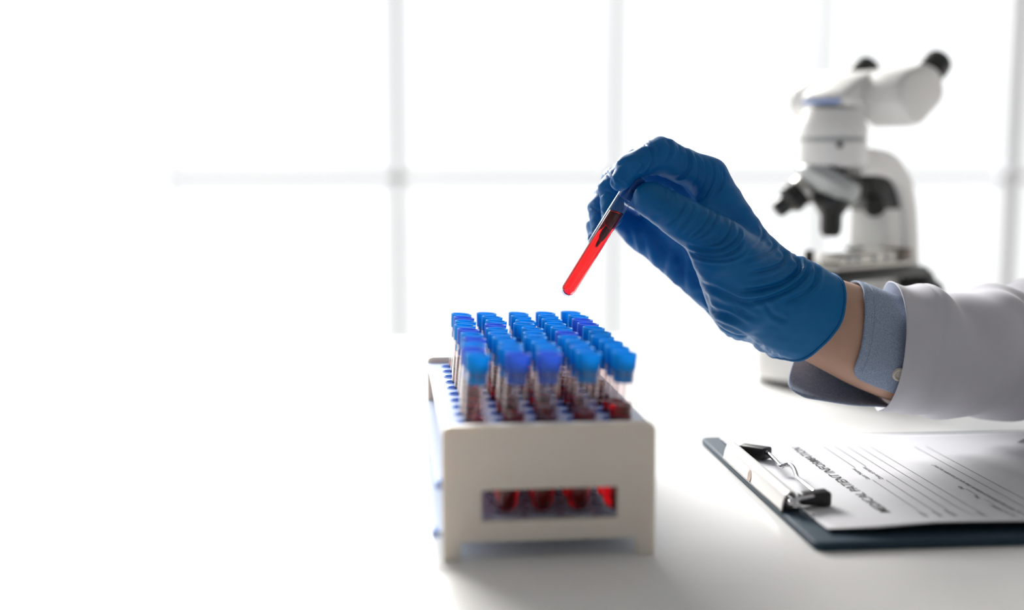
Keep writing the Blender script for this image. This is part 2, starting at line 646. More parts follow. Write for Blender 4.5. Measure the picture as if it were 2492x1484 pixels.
class Field:
    def __init__(s, lo, hi, h):
        s.lo, s.h = lo, h
        s.n = np.ceil((hi - lo) / h).astype(int) + 1
        s.ax = [lo[i] + h * np.arange(s.n[i]) for i in range(3)]
        s.X, s.Y, s.Z = np.meshgrid(*[a.astype(np.float32) for a in s.ax], indexing='ij')

    def cone(s, a, b, ra, rb):
        """capsule with linearly varying radius"""
        ba = (b - a)
        l2 = float(ba @ ba)
        px, py, pz = s.X - np.float32(a[0]), s.Y - np.float32(a[1]), s.Z - np.float32(a[2])
        t = np.clip((px * ba[0] + py * ba[1] + pz * ba[2]) / l2, 0, 1).astype(np.float32)
        px -= t * np.float32(ba[0])
        py -= t * np.float32(ba[1])
        pz -= t * np.float32(ba[2])
        return np.sqrt(px * px + py * py + pz * pz) - (ra + (rb - ra) * t).astype(np.float32)


def surface_nets(F, lo, h):
    ins = F < 0
    nx, ny, nz = F.shape
    cnt = np.zeros((nx - 1, ny - 1, nz - 1), np.int8)
    for i in (0, 1):
        for j in (0, 1):
            for k in (0, 1):
                cnt += ins[i:nx - 1 + i, j:ny - 1 + j, k:nz - 1 + k]
    act = (cnt > 0) & (cnt < 8)
    idx = -np.ones(act.shape, np.int64)
    I, J, K = np.nonzero(act)
    idx[I, J, K] = np.arange(len(I))
    acc = np.zeros((len(I), 3))
    num = np.zeros(len(I))
    for axis in range(3):
        o1, o2 = [q for q in range(3) if q != axis]
        for a in (0, 1):
            for b in (0, 1):
                off = [0, 0, 0]
                off[o1], off[o2] = a, b
                f0 = F[I + off[0], J + off[1], K + off[2]]
                off2 = list(off)
                off2[axis] = 1
                f1 = F[I + off2[0], J + off2[1], K + off2[2]]
                m = (f0 < 0) != (f1 < 0)
                t = np.where(m, f0 / np.where(m, f0 - f1, 1), 0)
                p = np.tile(np.array(off, float), (len(I), 1))
                p[:, axis] += t
                acc += p * m[:, None]
                num += m
    V = lo + h * (np.stack([I, J, K], 1) + acc / num[:, None])
    faces = []
    for axis in range(3):
        o1, o2 = (axis + 1) % 3, (axis + 2) % 3
        sl0 = [slice(None)] * 3
        sl1 = [slice(None)] * 3
        sl0[axis] = slice(0, -1)
        sl1[axis] = slice(1, None)
        ch = ins[tuple(sl0)] != ins[tuple(sl1)]
        ii = list(np.nonzero(ch))
        ok = (ii[o1] > 0) & (ii[o1] < F.shape[o1] - 1) & (ii[o2] > 0) & (ii[o2] < F.shape[o2] - 1)
        ii = [q[ok] for q in ii]
        q = []
        for (a, b) in ((1, 1), (0, 1), (0, 0), (1, 0)):
            c = list(ii)
            c[o1] = ii[o1] - a
            c[o2] = ii[o2] - b
            q.append(idx[c[0], c[1], c[2]])
        q = np.stack(q, 1)
        fl = ins[ii[0], ii[1], ii[2]]
        q[~fl] = q[~fl][:, ::-1]
        faces.append(q)
    return V, np.concatenate(faces)


def vnormals(V, Q):
    n = np.cross(V[Q[:, 2]] - V[Q[:, 0]], V[Q[:, 3]] - V[Q[:, 1]])
    N = np.zeros_like(V)
    for i in range(4):
        np.add.at(N, Q[:, i], n)
    return N / np.maximum(np.linalg.norm(N, axis=1), 1e-12)[:, None]


def wob(V, s, seed):
    """smooth pseudo noise about -1..1 at wavelength s"""
    rs = np.random.RandomState(seed)
    out = np.zeros(len(V))
    for _ in range(5):
        d = rs.normal(size=3)
        d *= (0.7 + 0.6 * rs.rand()) / np.linalg.norm(d)
        out += np.sin(V @ d * (2 * math.pi / s) + rs.rand() * 6.28)
    return out / 2.6


def sstep(a, b, x):
    t = np.clip((x - a) / (b - a), 0, 1)
    return t * t * (3 - 2 * t)


def bumpf(x, c, w):
    return np.exp(-((x - c) / w) ** 2)


def J(u, v, D, rpx):
    return (P(u, v, D), rpx * PXM)


# joints: pixel, depth, radius in pixels
index = [J(1722, 432, .703, 46), J(1607, 378, .694, 43), J(1533, 406, .687, 32), J(1509, 441, .6845, 24)]
middle = [J(1668, 452, .722, 45), J(1543, 402, .722, 38), J(1490, 458, .713, 33), J(1489, 528, .7068, 27)]
ring_f = [J(1608, 500, .740, 43), J(1497, 442, .742, 36), J(1463, 507, .731, 33), J(1463, 562, .722, 26)]
pinky = [J(1560, 566, .753, 42), J(1483, 506, .757, 31), J(1453, 554, .748, 28), J(1452, 578, .741, 23)]
thumb = [J(1850, 690, .700, 76), J(1752, 592, .682, 60), J(1657, 531, .679, 49), J(1583, 485, .6862, 43)]
W1, W4 = J(1862, 650, .705, 50), J(1800, 772, .745, 46)
W2, W3 = J(1845, 690, .725, 48), J(1815, 735, .740, 46)
lo = np.minimum.reduce([P(1405, 880, .66), P(1405, 880, .79)]) - 0.004
hi = np.maximum.reduce([P(2075, 320, .79), P(2075, 320, .66)]) + 0.004
lo[1], hi[1] = 0.650, 0.800
H = 0.00066
Fd = Field(lo, hi, H)


def chain(js, k=0.002, bulge=None):
    d = None
    for a, b in zip(js[:-1], js[1:]):
        c = Fd.cone(a[0], b[0], a[1], b[1])
        d = c if d is None else smin(d, c, k)
    return d


palm = None
for w, f in ((W1, index), (W2, middle), (W3, ring_f), (W4, pinky)):
    c = Fd.cone(w[0], f[0][0], w[1], f[0][1])
    palm = c if palm is None else smin(palm, c, 0.010)
# cuff part of the glove, flaring a little towards the rim
for a, b in ((W1, J(1958, 700, .703, 54)), (W2, J(1940, 745, .700, 62)), (W4, J(1893, 806, .722, 52)), (W3, J(1925, 775, .738, 62))):
    palm = smin(palm, Fd.cone(a[0], b[0], a[1], b[1]), 0.012)
for a, b in ((J(1945, 690, .703, 50), J(2065, 748, .703, 60)), (J(1925, 745, .70, 66), J(2060, 800, .70, 74)), (J(1880, 806, .722, 50), J(2020, 870, .722, 56)), (J(1905, 760, .738, 62), J(2050, 830, .738, 70))):
    palm = smin(palm, Fd.cone(a[0], b[0], a[1], b[1]), 0.010)
palm = smin(palm, Fd.cone(P(1885, 792, .706), P(2030, 856, .706), 56 * PXM, 62 * PXM), 0.010)
# thenar mass
then = Fd.cone(*[q[0] for q in (J(1758, 628, .686, 70), J(1812, 722, .702, 94))], 70 * PXM, 94 * PXM)
palm = smin(palm, then, 0.008)
D = palm
for js, k in ((index, 0.005), (middle, 0.005), (ring_f, 0.005), (pinky, 0.005)):
    D = np.minimum(D, smin(chain(js), palm, k))
th = chain(thumb)
D = np.minimum(D, smin(th, palm, 0.009))
# web between thumb and index
web = Fd.cone(P(1716, 520, .694), P(1745, 500, .700), 30 * PXM, 40 * PXM)
D = smin(D, web, 0.010)
GV, GQ = surface_nets(D, lo, H)
del D, palm, th, then, web
GN = vnormals(GV, GQ)


def axis_t(a, b):
    d = b - a
    l = np.linalg.norm(d)
    t = ((GV - a) @ d) / l
    r = np.linalg.norm(GV - a - np.outer(t, d / l), axis=1)
    return t, l, r


def to_px(V):
    d = V - cC
    Dp = d @ cF
    return 1246 + FPX * (d @ cR) / Dp, 742 - FPX * (d @ cU) / Dp, Dp


disp = np.zeros(len(GV))
dper = wob(GV, 0.030, 1)
dfine = wob(GV, 0.012, 2)
du, dv, dD = to_px(GV)


def folds(t, lam, warp, sharpness=1.6):
    """fold profile: broad soft ridges and narrow creases"""
    s = np.sin(2 * math.pi * (t / lam + warp))
    return (1 - np.abs(s)) ** 1.0 * -1.0 * sharpness + 0.5


def z1(pts):
    return [(1380 + x / 2.473, 300 + y / 2.473) for x, y in pts]


def z2(pts):
    return [(1400 + x / 3.533, 320 + y / 3.533) for x, y in pts]


facing = sstep(0.02, 0.30, -(GN @ cF))
VIEW = np.stack([du, dv], 1)


def crease(pts, w, A, ridge=0.65, dmax=0.745):
    """a fold line pressed into the glove along a path, with raised lips"""
    global disp
    pp = np.array(smooth_path(pts, 5))
    lo2, hi2 = pp.min(0) - 6 * w, pp.max(0) + 6 * w
    sel = np.nonzero((du > lo2[0]) & (du < hi2[0]) & (dv > lo2[1]) & (dv < hi2[1]) & (facing > 0) & (dD < dmax))[0]
    if not len(sel):
        return
    q = VIEW[sel]
    best = np.full(len(sel), 1e9)
    par = np.zeros(len(sel))
    nseg_ = len(pp) - 1
    for i in range(nseg_):
        a_, b_ = pp[i], pp[i + 1]
        ab = b_ - a_
        tt = np.clip(((q - a_) @ ab) / (ab @ ab), 0, 1)
        dd = np.linalg.norm(q - a_ - tt[:, None] * ab, axis=1)
        m_ = dd < best
        best[m_] = dd[m_]
        par[m_] = ((i + tt) / nseg_)[m_]
    fade_ = sstep(0, 0.22, par) * (1 - sstep(0.78, 1.0, par)) * 0.85 + 0.15 * (1 - sstep(0.0, 1.0, np.abs(par - 0.5) * 2))
    g = -np.exp(-(best / w) ** 2) + ridge * np.exp(-((best - 2.0 * w) / (1.3 * w)) ** 2)
    disp[sel] += 1.3 * A * g * fade_ * facing[sel]


MM = 0.001
CR = random.Random(3)
# index finger
crease(z2([(480, 160), (560, 108), (620, 118), (655, 160), (668, 240), (648, 310), (600, 380)]), 3.6, 0.75 * MM)
crease(z2([(770, 50), (812, 100), (822, 170), (802, 230), (770, 300)]), 3.6, 0.70 * MM)
crease(z2([(350, 300), (420, 262), (500, 232), (560, 240)]), 3.4, 0.40 * MM)
crease(z2([(535, 362), (575, 315), (592, 260)]), 3.4, 0.75 * MM)
crease(z2([(700, 80), (720, 160), (690, 240), (660, 300)]), 4.5, 0.40 * MM)
crease(z2([(330, 400), (400, 440), (430, 480)]), 3.2, 0.35 * MM)
crease(z2([(925, 120), (970, 200), (988, 280), (960, 350), (900, 392), (830, 405)]), 4.0, 0.90 * MM)
for q in ([(1005, 165), (1052, 260), (1060, 350), (1030, 450), (1000, 545)], [(1080, 200), (1122, 290), (1120, 400), (1080, 500), (1035, 575)],
          [(1150, 230), (1190, 320), (1180, 430), (1120, 540), (1075, 585)], [(1212, 262), (1250, 350), (1228, 455), (1150, 560)],
          [(1262, 325), (1285, 400), (1245, 490), (1165, 575)], [(870, 90), (900, 160), (905, 250), (870, 320)]):
    crease(z2(q), CR.uniform(2.4, 3.6), CR.uniform(0.3, 0.75) * MM, 0.5)
    crease(z2([(x + CR.uniform(18, 34), y + 14) for x, y in q]), 2.3, CR.uniform(0.15, 0.35) * MM, 0.5)
# thumb
for q, A in (([(760, 455), (768, 520), (735, 600), (700, 690)], .40), ([(800, 480), (832, 530), (800, 600), (755, 660)], .40),
             ([(850, 545), (842, 620), (790, 700), (715, 765)], .45), ([(950, 590), (932, 660), (855, 760), (785, 825)], .60),
             ([(1005, 615), (1012, 680), (940, 780), (860, 875)], .55), ([(1090, 635), (1082, 705), (1010, 800), (915, 905)], .65),
             ([(1150, 655), (1152, 735), (1080, 835), (950, 935)], .60), ([(1212, 675), (1212, 765), (1130, 872), (960, 955)], .70),
             ([(1272, 695), (1272, 805), (1182, 912), (980, 975)], .65), ([(1342, 735), (1332, 852), (1232, 962), (1000, 995)], .75),
             ([(1402, 800), (1402, 905), (1282, 1002), (1100, 1018), (955, 960)], .85), ([(1452, 900), (1402, 1002), (1282, 1062), (1100, 1062), (968, 1010)], 1.0),
             ([(1490, 1000), (1382, 1084), (1202, 1106), (1040, 1074), (948, 1000)], 1.0)):
    kk = CR.uniform(0.45, 1.35)
    crease(z2(q), CR.uniform(2.6, 4.2), A * kk * MM, 0.45)
    # a finer companion fold beside it
    ox, oy = CR.uniform(14, 30), CR.uniform(8, 24)
    n_ = len(q) - 1
    fine_q = [(x + ox * (0.6 + 0.4 * i / n_), y + oy) for i, (x, y) in enumerate(q)]
    crease(z2(fine_q[CR.randint(0, 1):]), 2.3, CR.uniform(0.15, 0.45) * MM, 0.5)
# palm and other fingers
for q, w, A in (([(780, 900), (762, 1100), (725, 1320)], 9, .8), ([(900, 960), (922, 1200), (935, 1420)], 9, .8), ([(560, 860), (605, 1050), (650, 1270)], 8, .7), ([(450, 800), (500, 950), (525, 1060)], 7, .5),
                ([(205, 560), (255, 515), (320, 530)], 3.6, .5), ([(120, 640), (190, 680), (245, 730)], 4, .5), ([(240, 300), (300, 400), (330, 470)], 4, .5), ([(140, 520), (200, 430), (230, 380)], 4, .4)):
    crease(z2(q), w, A * MM, dmax=0.80)
# wrist and cuff
for q, w, A in (([(1330, 785), (1392, 830), (1390, 890), (1300, 960), (1150, 1002), (1000, 1010)], 6.5, 1.8), ([(1420, 822), (1445, 880), (1402, 950), (1282, 1022), (1150, 1062), (990, 1060)], 6.0, 1.3),
                ([(1470, 836), (1502, 900), (1482, 980), (1382, 1042), (1250, 1062)], 5, 0.9), ([(1205, 675), (1242, 722), (1232, 762), (1150, 802), (1000, 850)], 4, .6),
                ([(1255, 735), (1312, 790), (1292, 842), (1202, 882), (1050, 905)], 5, 1.0), ([(1150, 600), (1180, 650), (1160, 720), (1100, 760)], 3.6, .4),
                ([(760, 940), (900, 1000), (1050, 1072), (1160, 1092)], 6, .8), ([(800, 1120), (950, 1150), (1110, 1225)], 6, .8), ([(850, 1180), (980, 1232), (1110, 1295)], 5, .7),
                ([(1180, 1060), (1242, 1150), (1340, 1200)], 6, .6), ([(1000, 1060), (1062, 1142), (1160, 1182)], 6, .6), ([(830, 1010), (850, 1080), (900, 1130)], 5, .5), ([(1240, 1080), (1400, 1060), (1480, 1010)], 6, .5)):
    crease(z1(q), w, A * MM)
# unseen sides: soft cross folds on the fingers and at the wrist
back = 1 - facing
for js, sd in ((index, 10), (middle, 11), (ring_f, 12), (pinky, 13)):
    a, b = js[3][0], js[1][0]
    t, l, r = axis_t(a, b)
    mask = sstep(0.006, 0.012, t) * (1 - sstep(l, l + 0.006, t)) * (1 - sstep(0.012, 0.016, r)) * back
    disp += 0.00038 * mask * folds(t, 0.0125, 0.16 * wob(GV, 0.03, sd))
ca = P(1937, 752, .720)
cax = P(2045, 800, .722) - P(1900, 735, .720)
cax /= np.linalg.norm(cax)
sa = (GV - ca) @ cax
disp += 0.0012 * bumpf(sa, -0.012, 0.012) * back * folds(sa + 0.004 * dper, 0.0135, 0.10)
disp += 0.00020 * dfine + 0.00014 * wob(GV, 0.007, 8)
GV = GV + GN * disp[:, None]

gme = new_mesh('glove', GV, GQ)
bm = bmesh.new()
bm.from_mesh(gme)
# cut the cuff: plane along the forearm axis, the near side reaching further up the arm
cut_n = cax + 0.42 * cF
cut_n /= np.linalg.norm(cut_n)
rim_c = P(1934, 752, .722)
bmesh.ops.bisect_plane(bm, geom=bm.verts[:] + bm.edges[:] + bm.faces[:], plane_co=Vector(rim_c), plane_no=Vector(cut_n), clear_outer=True)
bedges = [e for e in bm.edges if e.is_boundary]
nxt = {}
for e in bedges:
    for q in (0, 1):
        nxt.setdefault(e.verts[q], []).append(e.verts[1 - q])
start = max(nxt, key=lambda v: v.co.z)
loop, prev, cur = [start], None, start
while True:
    cand = [v for v in nxt[cur] if v is not prev]
    if not cand or cand[0] is start or len(loop) > 5000:
        break
    prev, cur = cur, cand[0]
    loop.append(cur)
rim = np.array([v.co[:] for v in loop])
bm.to_mesh(gme)
bm.free()
gme.polygons.foreach_set('use_smooth', [True] * len(gme.polygons))
glove = part('glove', gme, M_glove)
# rolled bead along the rim
for _ in range(12):
    rim = (np.roll(rim, 1, 0) + rim + np.roll(rim, -1, 0)) / 3
rim = rim[::3]
nseg = len(rim)
br = 0.0009
rings = []
for i in range(nseg + 1):
    p, q, s_ = rim[i % nseg], rim[(i + 1) % nseg], rim[i - 1]
    tdir = (q - s_) / np.linalg.norm(q - s_)
    n1 = np.cross(tdir, cut_n)
    n1 /= np.linalg.norm(n1)
    rings.append([p + br * (math.cos(2 * math.pi * k / 8) * n1 + math.sin(2 * math.pi * k / 8) * cut_n) for k in range(8)])
bead = loft('rolled_rim', rings)
bead.transform(pinv)
obj('rolled_rim', bead, M_glove, glove)


def tube_rings(stations, n=48, per=6, shape=None):
    """stations: (u, v, D, half width px across, half depth m); sections square to the path"""
    st = smooth_path([list(P(s[0], s[1], s[2])) + [s[3] * PXM, s[4]] for s in stations], per)
    rings, info = [], []
    for i, s in enumerate(st):
        a, b = st[max(i - 1, 0)][:3], st[min(i + 1, len(st) - 1)][:3]
        t = (b - a) / np.linalg.norm(b - a)
        up = cU - t * (cU @ t)
        up /= np.linalg.norm(up)
        de = np.cross(t, up)                    # roughly away from / to the camera
        if de @ cF < 0:
            de = -de
        rings.append([s[:3] + up * s[3] * math.sin(x) - de * s[4] * math.cos(x) for x in [2 * math.pi * k / n for k in range(n)]])
        info.append((s[:3], t, up, de, s[3], s[4]))
    return rings, info


ARM = [(1815, 690, .722, 78, .016), (1880, 722, .721, 92, .0185), (1945, 753, .721, 103, .020), (2045, 797, .724, 116, .022), (2140, 838, .731, 124, .024), (2250, 872, .744, 128, .026), (2420, 885, .77, 132, .030)]
rings, arm_info = tube_rings(ARM)
arm_me = loft('forearm', rings, True, True, True)
part('forearm', arm_me, M_skin)

# coat sleeve: loose tube with folds
SLV = [(2147, 842, .737, 172, .037), (2230, 857, .742, 167, .038), (2300, 861, .750, 169, .040), (2380, 862, .760, 174, .043), (2492, 856, .776, 190, .048), (2620, 850, .795, 210, .052), (2780, 830, .82, 235, .058)]


def sleeve_mesh():
    n, rows = 120, 120
    st = smooth_path([list(P(s[0], s[1], s[2])) + [s[3] * PXM, s[4]] for s in SLV], 20)
    rings = []
    L = 0.0
    for i, s in enumerate(st):
        if i:
            L += np.linalg.norm(st[i][:3] - st[i - 1][:3])
        a, b = st[max(i - 1, 0)][:3], st[min(i + 1, len(st) - 1)][:3]
        t = (b - a) / np.linalg.norm(b - a)
        up = cU - t * (cU @ t)
        up /= np.linalg.norm(up)
        de = np.cross(t, up)
        if de @ cF < 0:
            de = -de
        ring = []
        for k in range(n):
            x = 2 * math.pi * k / n              # 0 = facing camera, pi/2 = top
            ca_, sa_ = math.cos(x), math.sin(x)
            # slightly boxy section hanging at the bottom
            f = 1.0 + 0.04 * math.cos(2 * (x - 0.3))
            near = max(ca_, 0.0)
            # folds running around / diagonally
            g = 0
            fade = min(1.0, L / 0.03)
            g += 0.0035 * fade * math.sin(2 * math.pi * (L / 0.052 - 0.35 * math.sin(x) + 0.12)) * (0.25 + 0.75 * max(0, math.sin((x + 0.5))) ** 1)
            g += 0.0022 * fade * math.sin(2 * math.pi * (L / 0.031 + 0.5 * math.sin(x) + 0.2 * math.sin(40 * L))) * (0.4 + 0.6 * abs(math.sin(1.5 * x + 0.4)))
            g += 0.0070 * math.exp(-((L - 0.078 - 0.022 * (0.6 - sa_)) / 0.010) ** 2) * near * max(0, sa_ + 0.55)
            g -= 0.0080 * math.exp(-((L - 0.094 - 0.026 * (0.6 - sa_)) / 0.011) ** 2) * near
            # hem stitch groove
            g -= 0.0010 * math.exp(-((L - 0.021) / 0.0011) ** 2)
            g += 0.0030 * near * float(sstep(0.03, 0.06, np.array(L))) * math.sin(2 * math.pi * (L / 0.043 + 0.16 * sa_))
            g += 0.0012 * math.sin(3 * x + 9 * L / 0.05) * fade
            # opening: the near side of the edge lies further right than top and bottom
            shift = (-0.006 * near + 0.014 * max(-ca_, 0) + 0.005 * max(-sa_, 0) - 0.003 * max(sa_, 0)) * max(0, 1 - L / 0.045)
            ring.append(s[:3] + t * shift + up * (s[3] * f + g) * sa_ - de * (s[4] * f + g) * ca_)
        rings.append(ring)
    # turn the hem inwards so the opening has thickness
    c0 = np.mean(rings[0], axis=0)
    t0 = np.array(st[2][:3]) - np.array(st[0][:3])
    t0 /= np.linalg.norm(t0)
    ins = []
    for dd, off in ((0.0, 0.0010), (0.006, 0.0012), (0.03, 0.0015)):
        src = rings[0] if dd == 0 else rings[min(len(rings) - 1, int(dd / 0.0012))]
        cc = np.mean(src, axis=0)
        ins.append([p - (p - cc) / np.linalg.norm(p - cc) * off for p in src])
    edge = [p - t0 * 0.0005 - (p - c0) / np.linalg.norm(p - c0) * 0.0005 for p in rings[0]]
    return loft('coat_sleeve', ins[::-1] + [edge] + rings, True, False, True)


part('coat_sleeve', sleeve_mesh(), M_coat)


# shirt cuff: an unbuttoned band round the forearm, open below
def cuff_mesh():
    rows = []
    nth = 90
    th0, th1 = math.radians(-60), math.radians(268)      # from the button flap (near, low) over the top, round the back to the lower flap
    path = [i for i in arm_info]
    cs = np.array([i[0] for i in path])
    seg = np.concatenate([[0], np.cumsum(np.linalg.norm(np.diff(cs, axis=0), axis=1))])

    def frame(s):
        k = int(np.clip(np.searchsorted(seg, s) - 1, 0, len(seg) - 2))
        f = (s - seg[k]) / (seg[k + 1] - seg[k])
        A, B = path[k], path[k + 1]
        return [A[q] * (1 - f) + B[q] * f for q in range(6)]
    s_of = lambda u, v: seg[int(np.argmin([np.hypot(*(np.array(to_px(np.array([c])))[:2, 0] - np.array([u, v]))) for c in cs]))]
    s_near = s_of(2098, 818) - 0.011
    for k in range(nth + 1):
        x = th0 + (th1 - th0) * k / nth
        f = k / nth
        # left edge of the band as it goes round
        loose = float(sstep(0.50, 1.0, np.array(f)))
        edge = s_near - 0.005 - 0.012 * loose
        edge += 0.012 * max(0.0, 1 - f / 0.30)
        if f < 0.07:
            edge += 0.006 * (1 - math.sqrt(max(0, 1 - (1 - f / 0.07) ** 2)))
        if f > 0.93:
            edge += 0.010 * (1 - math.sqrt(max(0, 1 - ((f - 0.93) / 0.07) ** 2)))
        row = []
        for q in range(17):
            s = edge + (s_near + 0.048 - edge) * q / 16
            c, t, up, de, a, b = frame(s)
            gap = 0.0016 + 0.0010 * math.sin(5 * f * math.pi) ** 2
            drop = 0.019 * loose * (1 - 0.95 * q / 16)
            row.append(c + up * (a + gap + drop) * math.sin(x) - de * (b + gap + drop * 0.5) * math.cos(x))
        rows.append(row)
    n = 17
    verts = [v for r in rows for v in r]
    faces = [(k * n + i, k * n + i + 1, (k + 1) * n + i + 1, (k + 1) * n + i) for k in range(nth) for i in range(n - 1)]
    me = new_mesh('shirt_cuff', verts, faces)
    ob = bpy.data.objects.new('tmp', me)
    COL.objects.link(ob)
    so = ob.modifiers.new('s', 'SOLIDIFY')
    so.thickness = 0.0016
    so.offset = 0
    bv = ob.modifiers.new('b', 'SUBSURF')
    bv.levels = bv.render_levels = 1
    out = bpy.data.meshes.new_from_object(ob.evaluated_get(bpy.context.evaluated_depsgraph_get()))
    bpy.data.objects.remove(ob)
    out.name = 'shirt_cuff'
    out.polygons.foreach_set('use_smooth', [True] * len(out.polygons))
    return out, rows


cuff_me, cuff_rows = cuff_mesh()
cuff = part('shirt_cuff', cuff_me, M_shirt)
# seam beside the edge
seam_pts = [np.array(r[2]) for r in cuff_rows[4:-4]]
cen_arm = P(2120, 838, .731)
seam_pts = [p + (p - cen_arm) / np.linalg.norm(p - cen_arm) * 0.0009 for p in seam_pts]
sm = sweep('seam', seam_pts, 0.00035, 6)
sm.transform(pinv)
obj('seam', sm, M_shirt, cuff)
bt = [(0, 0.0012), (0.0022, 0.0012), (0.0030, 0.0020), (0.0038, 0.0020), (0.0043, 0.0012), (0.0043, 0.0003), (0.0036, 0.0), (0, 0)]
bme = lathe('button', bt[::-1], 32)
r7 = cuff_rows[7]
bpos = P(2182, 906, 0)  # direction only
brd = ray(2182, 906)
# the button sits on the flap: nearest flap vertex to that sight line
best = None
for r in cuff_rows[:30]:
    for q in r:
        d = np.linalg.norm(np.cross(q - cC, brd)) / np.linalg.norm(brd)
        if best is None or d < best[0]:
            best = (d, q)
bn = best[1] - P(2150, 840, .733)
bn = bn / np.linalg.norm(bn)
bn = bn - cF * 0.6
bn /= np.linalg.norm(bn)
bme.transform(Matrix(pinv) @ axis_matrix(best[1] + bn * 0.0008, bn))
btn = obj('button', bme, M_button, cuff)
btn['label'] = 'pearly cream shirt button'

# ------------------------------------------------------------------ clipboard
BO = np.array([0.1588, 0.5736, 0.0])                     # a corner of the sheet: s along the short side, t along the long side
bw = np.array([-0.0886, 0.996, 0])
bl = np.array([0.996, 0.0886, 0])
BM = Matrix(((bl[0], bw[0], 0, BO[0]), (bl[1], bw[1], 0, BO[1]), (0, 0, 1, 0), (0, 0, 0, 1)))    # local x = t, y = s
BMn = Matrix(((bl[0], bw[0], 0, 0), (bl[1], bw[1], 0, 0), (0, 0, 1, 0), (0, 0, 0, 1)))
board = thing('clipboard', 'dark navy leatherette clipboard with white and chrome spring clip on the desk', 'clipboard')
board.matrix_world = BM
BS0, BS1, BT0, BT1 = -0.019, 0.210, -0.0118, 0.306
bol = round_poly([(BT0, BS0), (BT1, BS0), (BT1, BS1), (BT0, BS1)], 0.006)
obj('board', slab('board', [bol], 0.0046, 0.0015), M_board, board, Matrix.Translation((0, 0, 0.0023)))
TOPZ = 0.0046
# clip bar: folded white metal channel from s = 32 to 148
CS0, CS1 = 0.034, 0.149
sec = [(-0.0125, 0.0006), (-0.0112, 0.0062), (-0.0094, 0.0098), (-0.0066, 0.0116), (-0.0036, 0.0112), (-0.0018, 0.0090), (-0.0010, 0.0062)]
sec = [(-0.0125 + (x + 0.0125) * 0.82, z * 0.95) for x, z in sec]
sec = [tuple(p) for p in smooth_path(sec, 4)]
inn = [(x + (0.0007 if x < -0.006 else -0.0007), z - 0.0006) for x, z in sec]
prof = sec + inn[::-1]
rings = [[np.array([x, s, TOPZ + z]) for x, z in prof] for s in (CS0, CS0 + 0.0006, (CS0 + CS1) / 2, CS1 - 0.0006, CS1)]
obj('clip_bar', sharp(loft('clip_bar', rings, True, True, True), 30), M_white_enamel, board)
obj('clip_base', box_mesh('clip_base', -0.0128, -0.0015, CS0 + 0.002, CS1 - 0.002, TOPZ, TOPZ + 0.0012, 0.0004), M_micro_black, board)
chip = obj('worn_patch', new_mesh('worn_patch', [(-0.01285, 0.0905, TOPZ + 0.0012), (-0.0127, 0.0955, TOPZ + 0.0010), (-0.0120, 0.0965, TOPZ + 0.0045), (-0.0113, 0.0955, TOPZ + 0.0072), (-0.0114, 0.0925, TOPZ + 0.0066), (-0.0121, 0.0900, TOPZ + 0.0040)], [(0, 1, 2, 3, 4, 5)], False), mat('bare_metal_brown', (0.45, 0.33, 0.27), rough=0.6, var=0.5, vscale=700), board)
chip['label'] = 'small worn brown patch on the white clip bar'


def b2l(u, v, z):
    q = T(u, v, z) - BO
    return np.array([q @ bl, q @ bw, z])


def wire(name, pts, r, per=6):
    return obj(name, sweep(name, smooth_path(pts, per), r, 10), M_chrome, board)


lev_near = [(-0.0065, CS0 - 0.004, TOPZ + 0.0045), (-0.004, CS0 - 0.006, TOPZ + 0.0050), tuple(b2l(1922, 1222, 0.011)), tuple(b2l(1948, 1213, 0.0125)), tuple(b2l(1985, 1205, 0.0125))]
wire('wire_lever', [(-0.0065, CS0 + 0.02, TOPZ + 0.0042)] + lev_near, 0.0011)
kink = [tuple(b2l(u, v, z)) for u, v, z in ((1990, 1203, .0115), (1974, 1190, .0112), (1955, 1175, .0112), (1941, 1163, .0112), (1936, 1150, .0118), (1930, 1137, .0122), (1922, 1131, .0122), (1911, 1131, .0118), (1901, 1134, .0112), (1889, 1122, .0112), (1873, 1106, .0112), (1862, 1098, .0112))]
wire('wire_lever', kink, 0.0013)
lev_far = [tuple(b2l(1866, 1100, .0118)), tuple(b2l(1845, 1091, .0125)), tuple(b2l(1815, 1087, .0125)), tuple(b2l(1797, 1089, .0110)), (-0.004, CS1 + 0.003, TOPZ + 0.0045), (-0.0065, CS1 - 0.02, TOPZ + 0.0042)]
wire('wire_lever', lev_far, 0.0011)


def grip(c, ang, L, W, Hh):
    me = box_mesh('rubber_grip', -L / 2, L / 2, -W / 2, W / 2, -Hh / 2, Hh / 2, 0.0014, 3)
    for v in me.vertices:                        # flared towards the far end
        k = 1 + 0.18 * v.co.x / (L / 2)
        v.co.y *= k
        v.co.z *= 1 + 0.12 * v.co.x / (L / 2)
    return obj('rubber_grip', me, M_rubber, board, Matrix.Translation(c) @ Matrix.Rotation(ang, 4, 'Z'))


g2 = b2l(1981, 1211, 0.0105)
grip(Vector(g2), math.radians(4), 0.0165, 0.0085, 0.0072)
g1 = (b2l(1803, 1090, 0.0105) + b2l(1870, 1104, 0.0105)) / 2
gd = b2l(1870, 1104, 0.0105) - b2l(1803, 1090, 0.0105)
grip(Vector(g1), math.atan2(gd[1], gd[0]), 0.0200, 0.0085, 0.0068)
obj('rivet', lathe('rivet', [(0, 0.0016), (0.0014, 0.0013), (0.0022, 0.0), (0, 0)][::-1], 16), M_chrome, board, Matrix.Translation((0.002, 0.024, TOPZ)))

# ------------------------------------------------------------------ form on the clipboard
PS0, PS1, PT0, PT1 = -0.0085, 0.2015, -0.0005, 0.2965


def paper_z(t, s):
    """sheet height: flat, held down by the clip, near edge curling up"""
    k = np.clip((0.035 - s) / 0.045, 0, 1)
    away = np.clip((t - 0.004) / 0.05, 0, 1)
    return TOPZ + 0.0012 + 0.0040 * k * k * (0.35 + 0.65 * away) + 0.0006 * np.sin(t * 30)


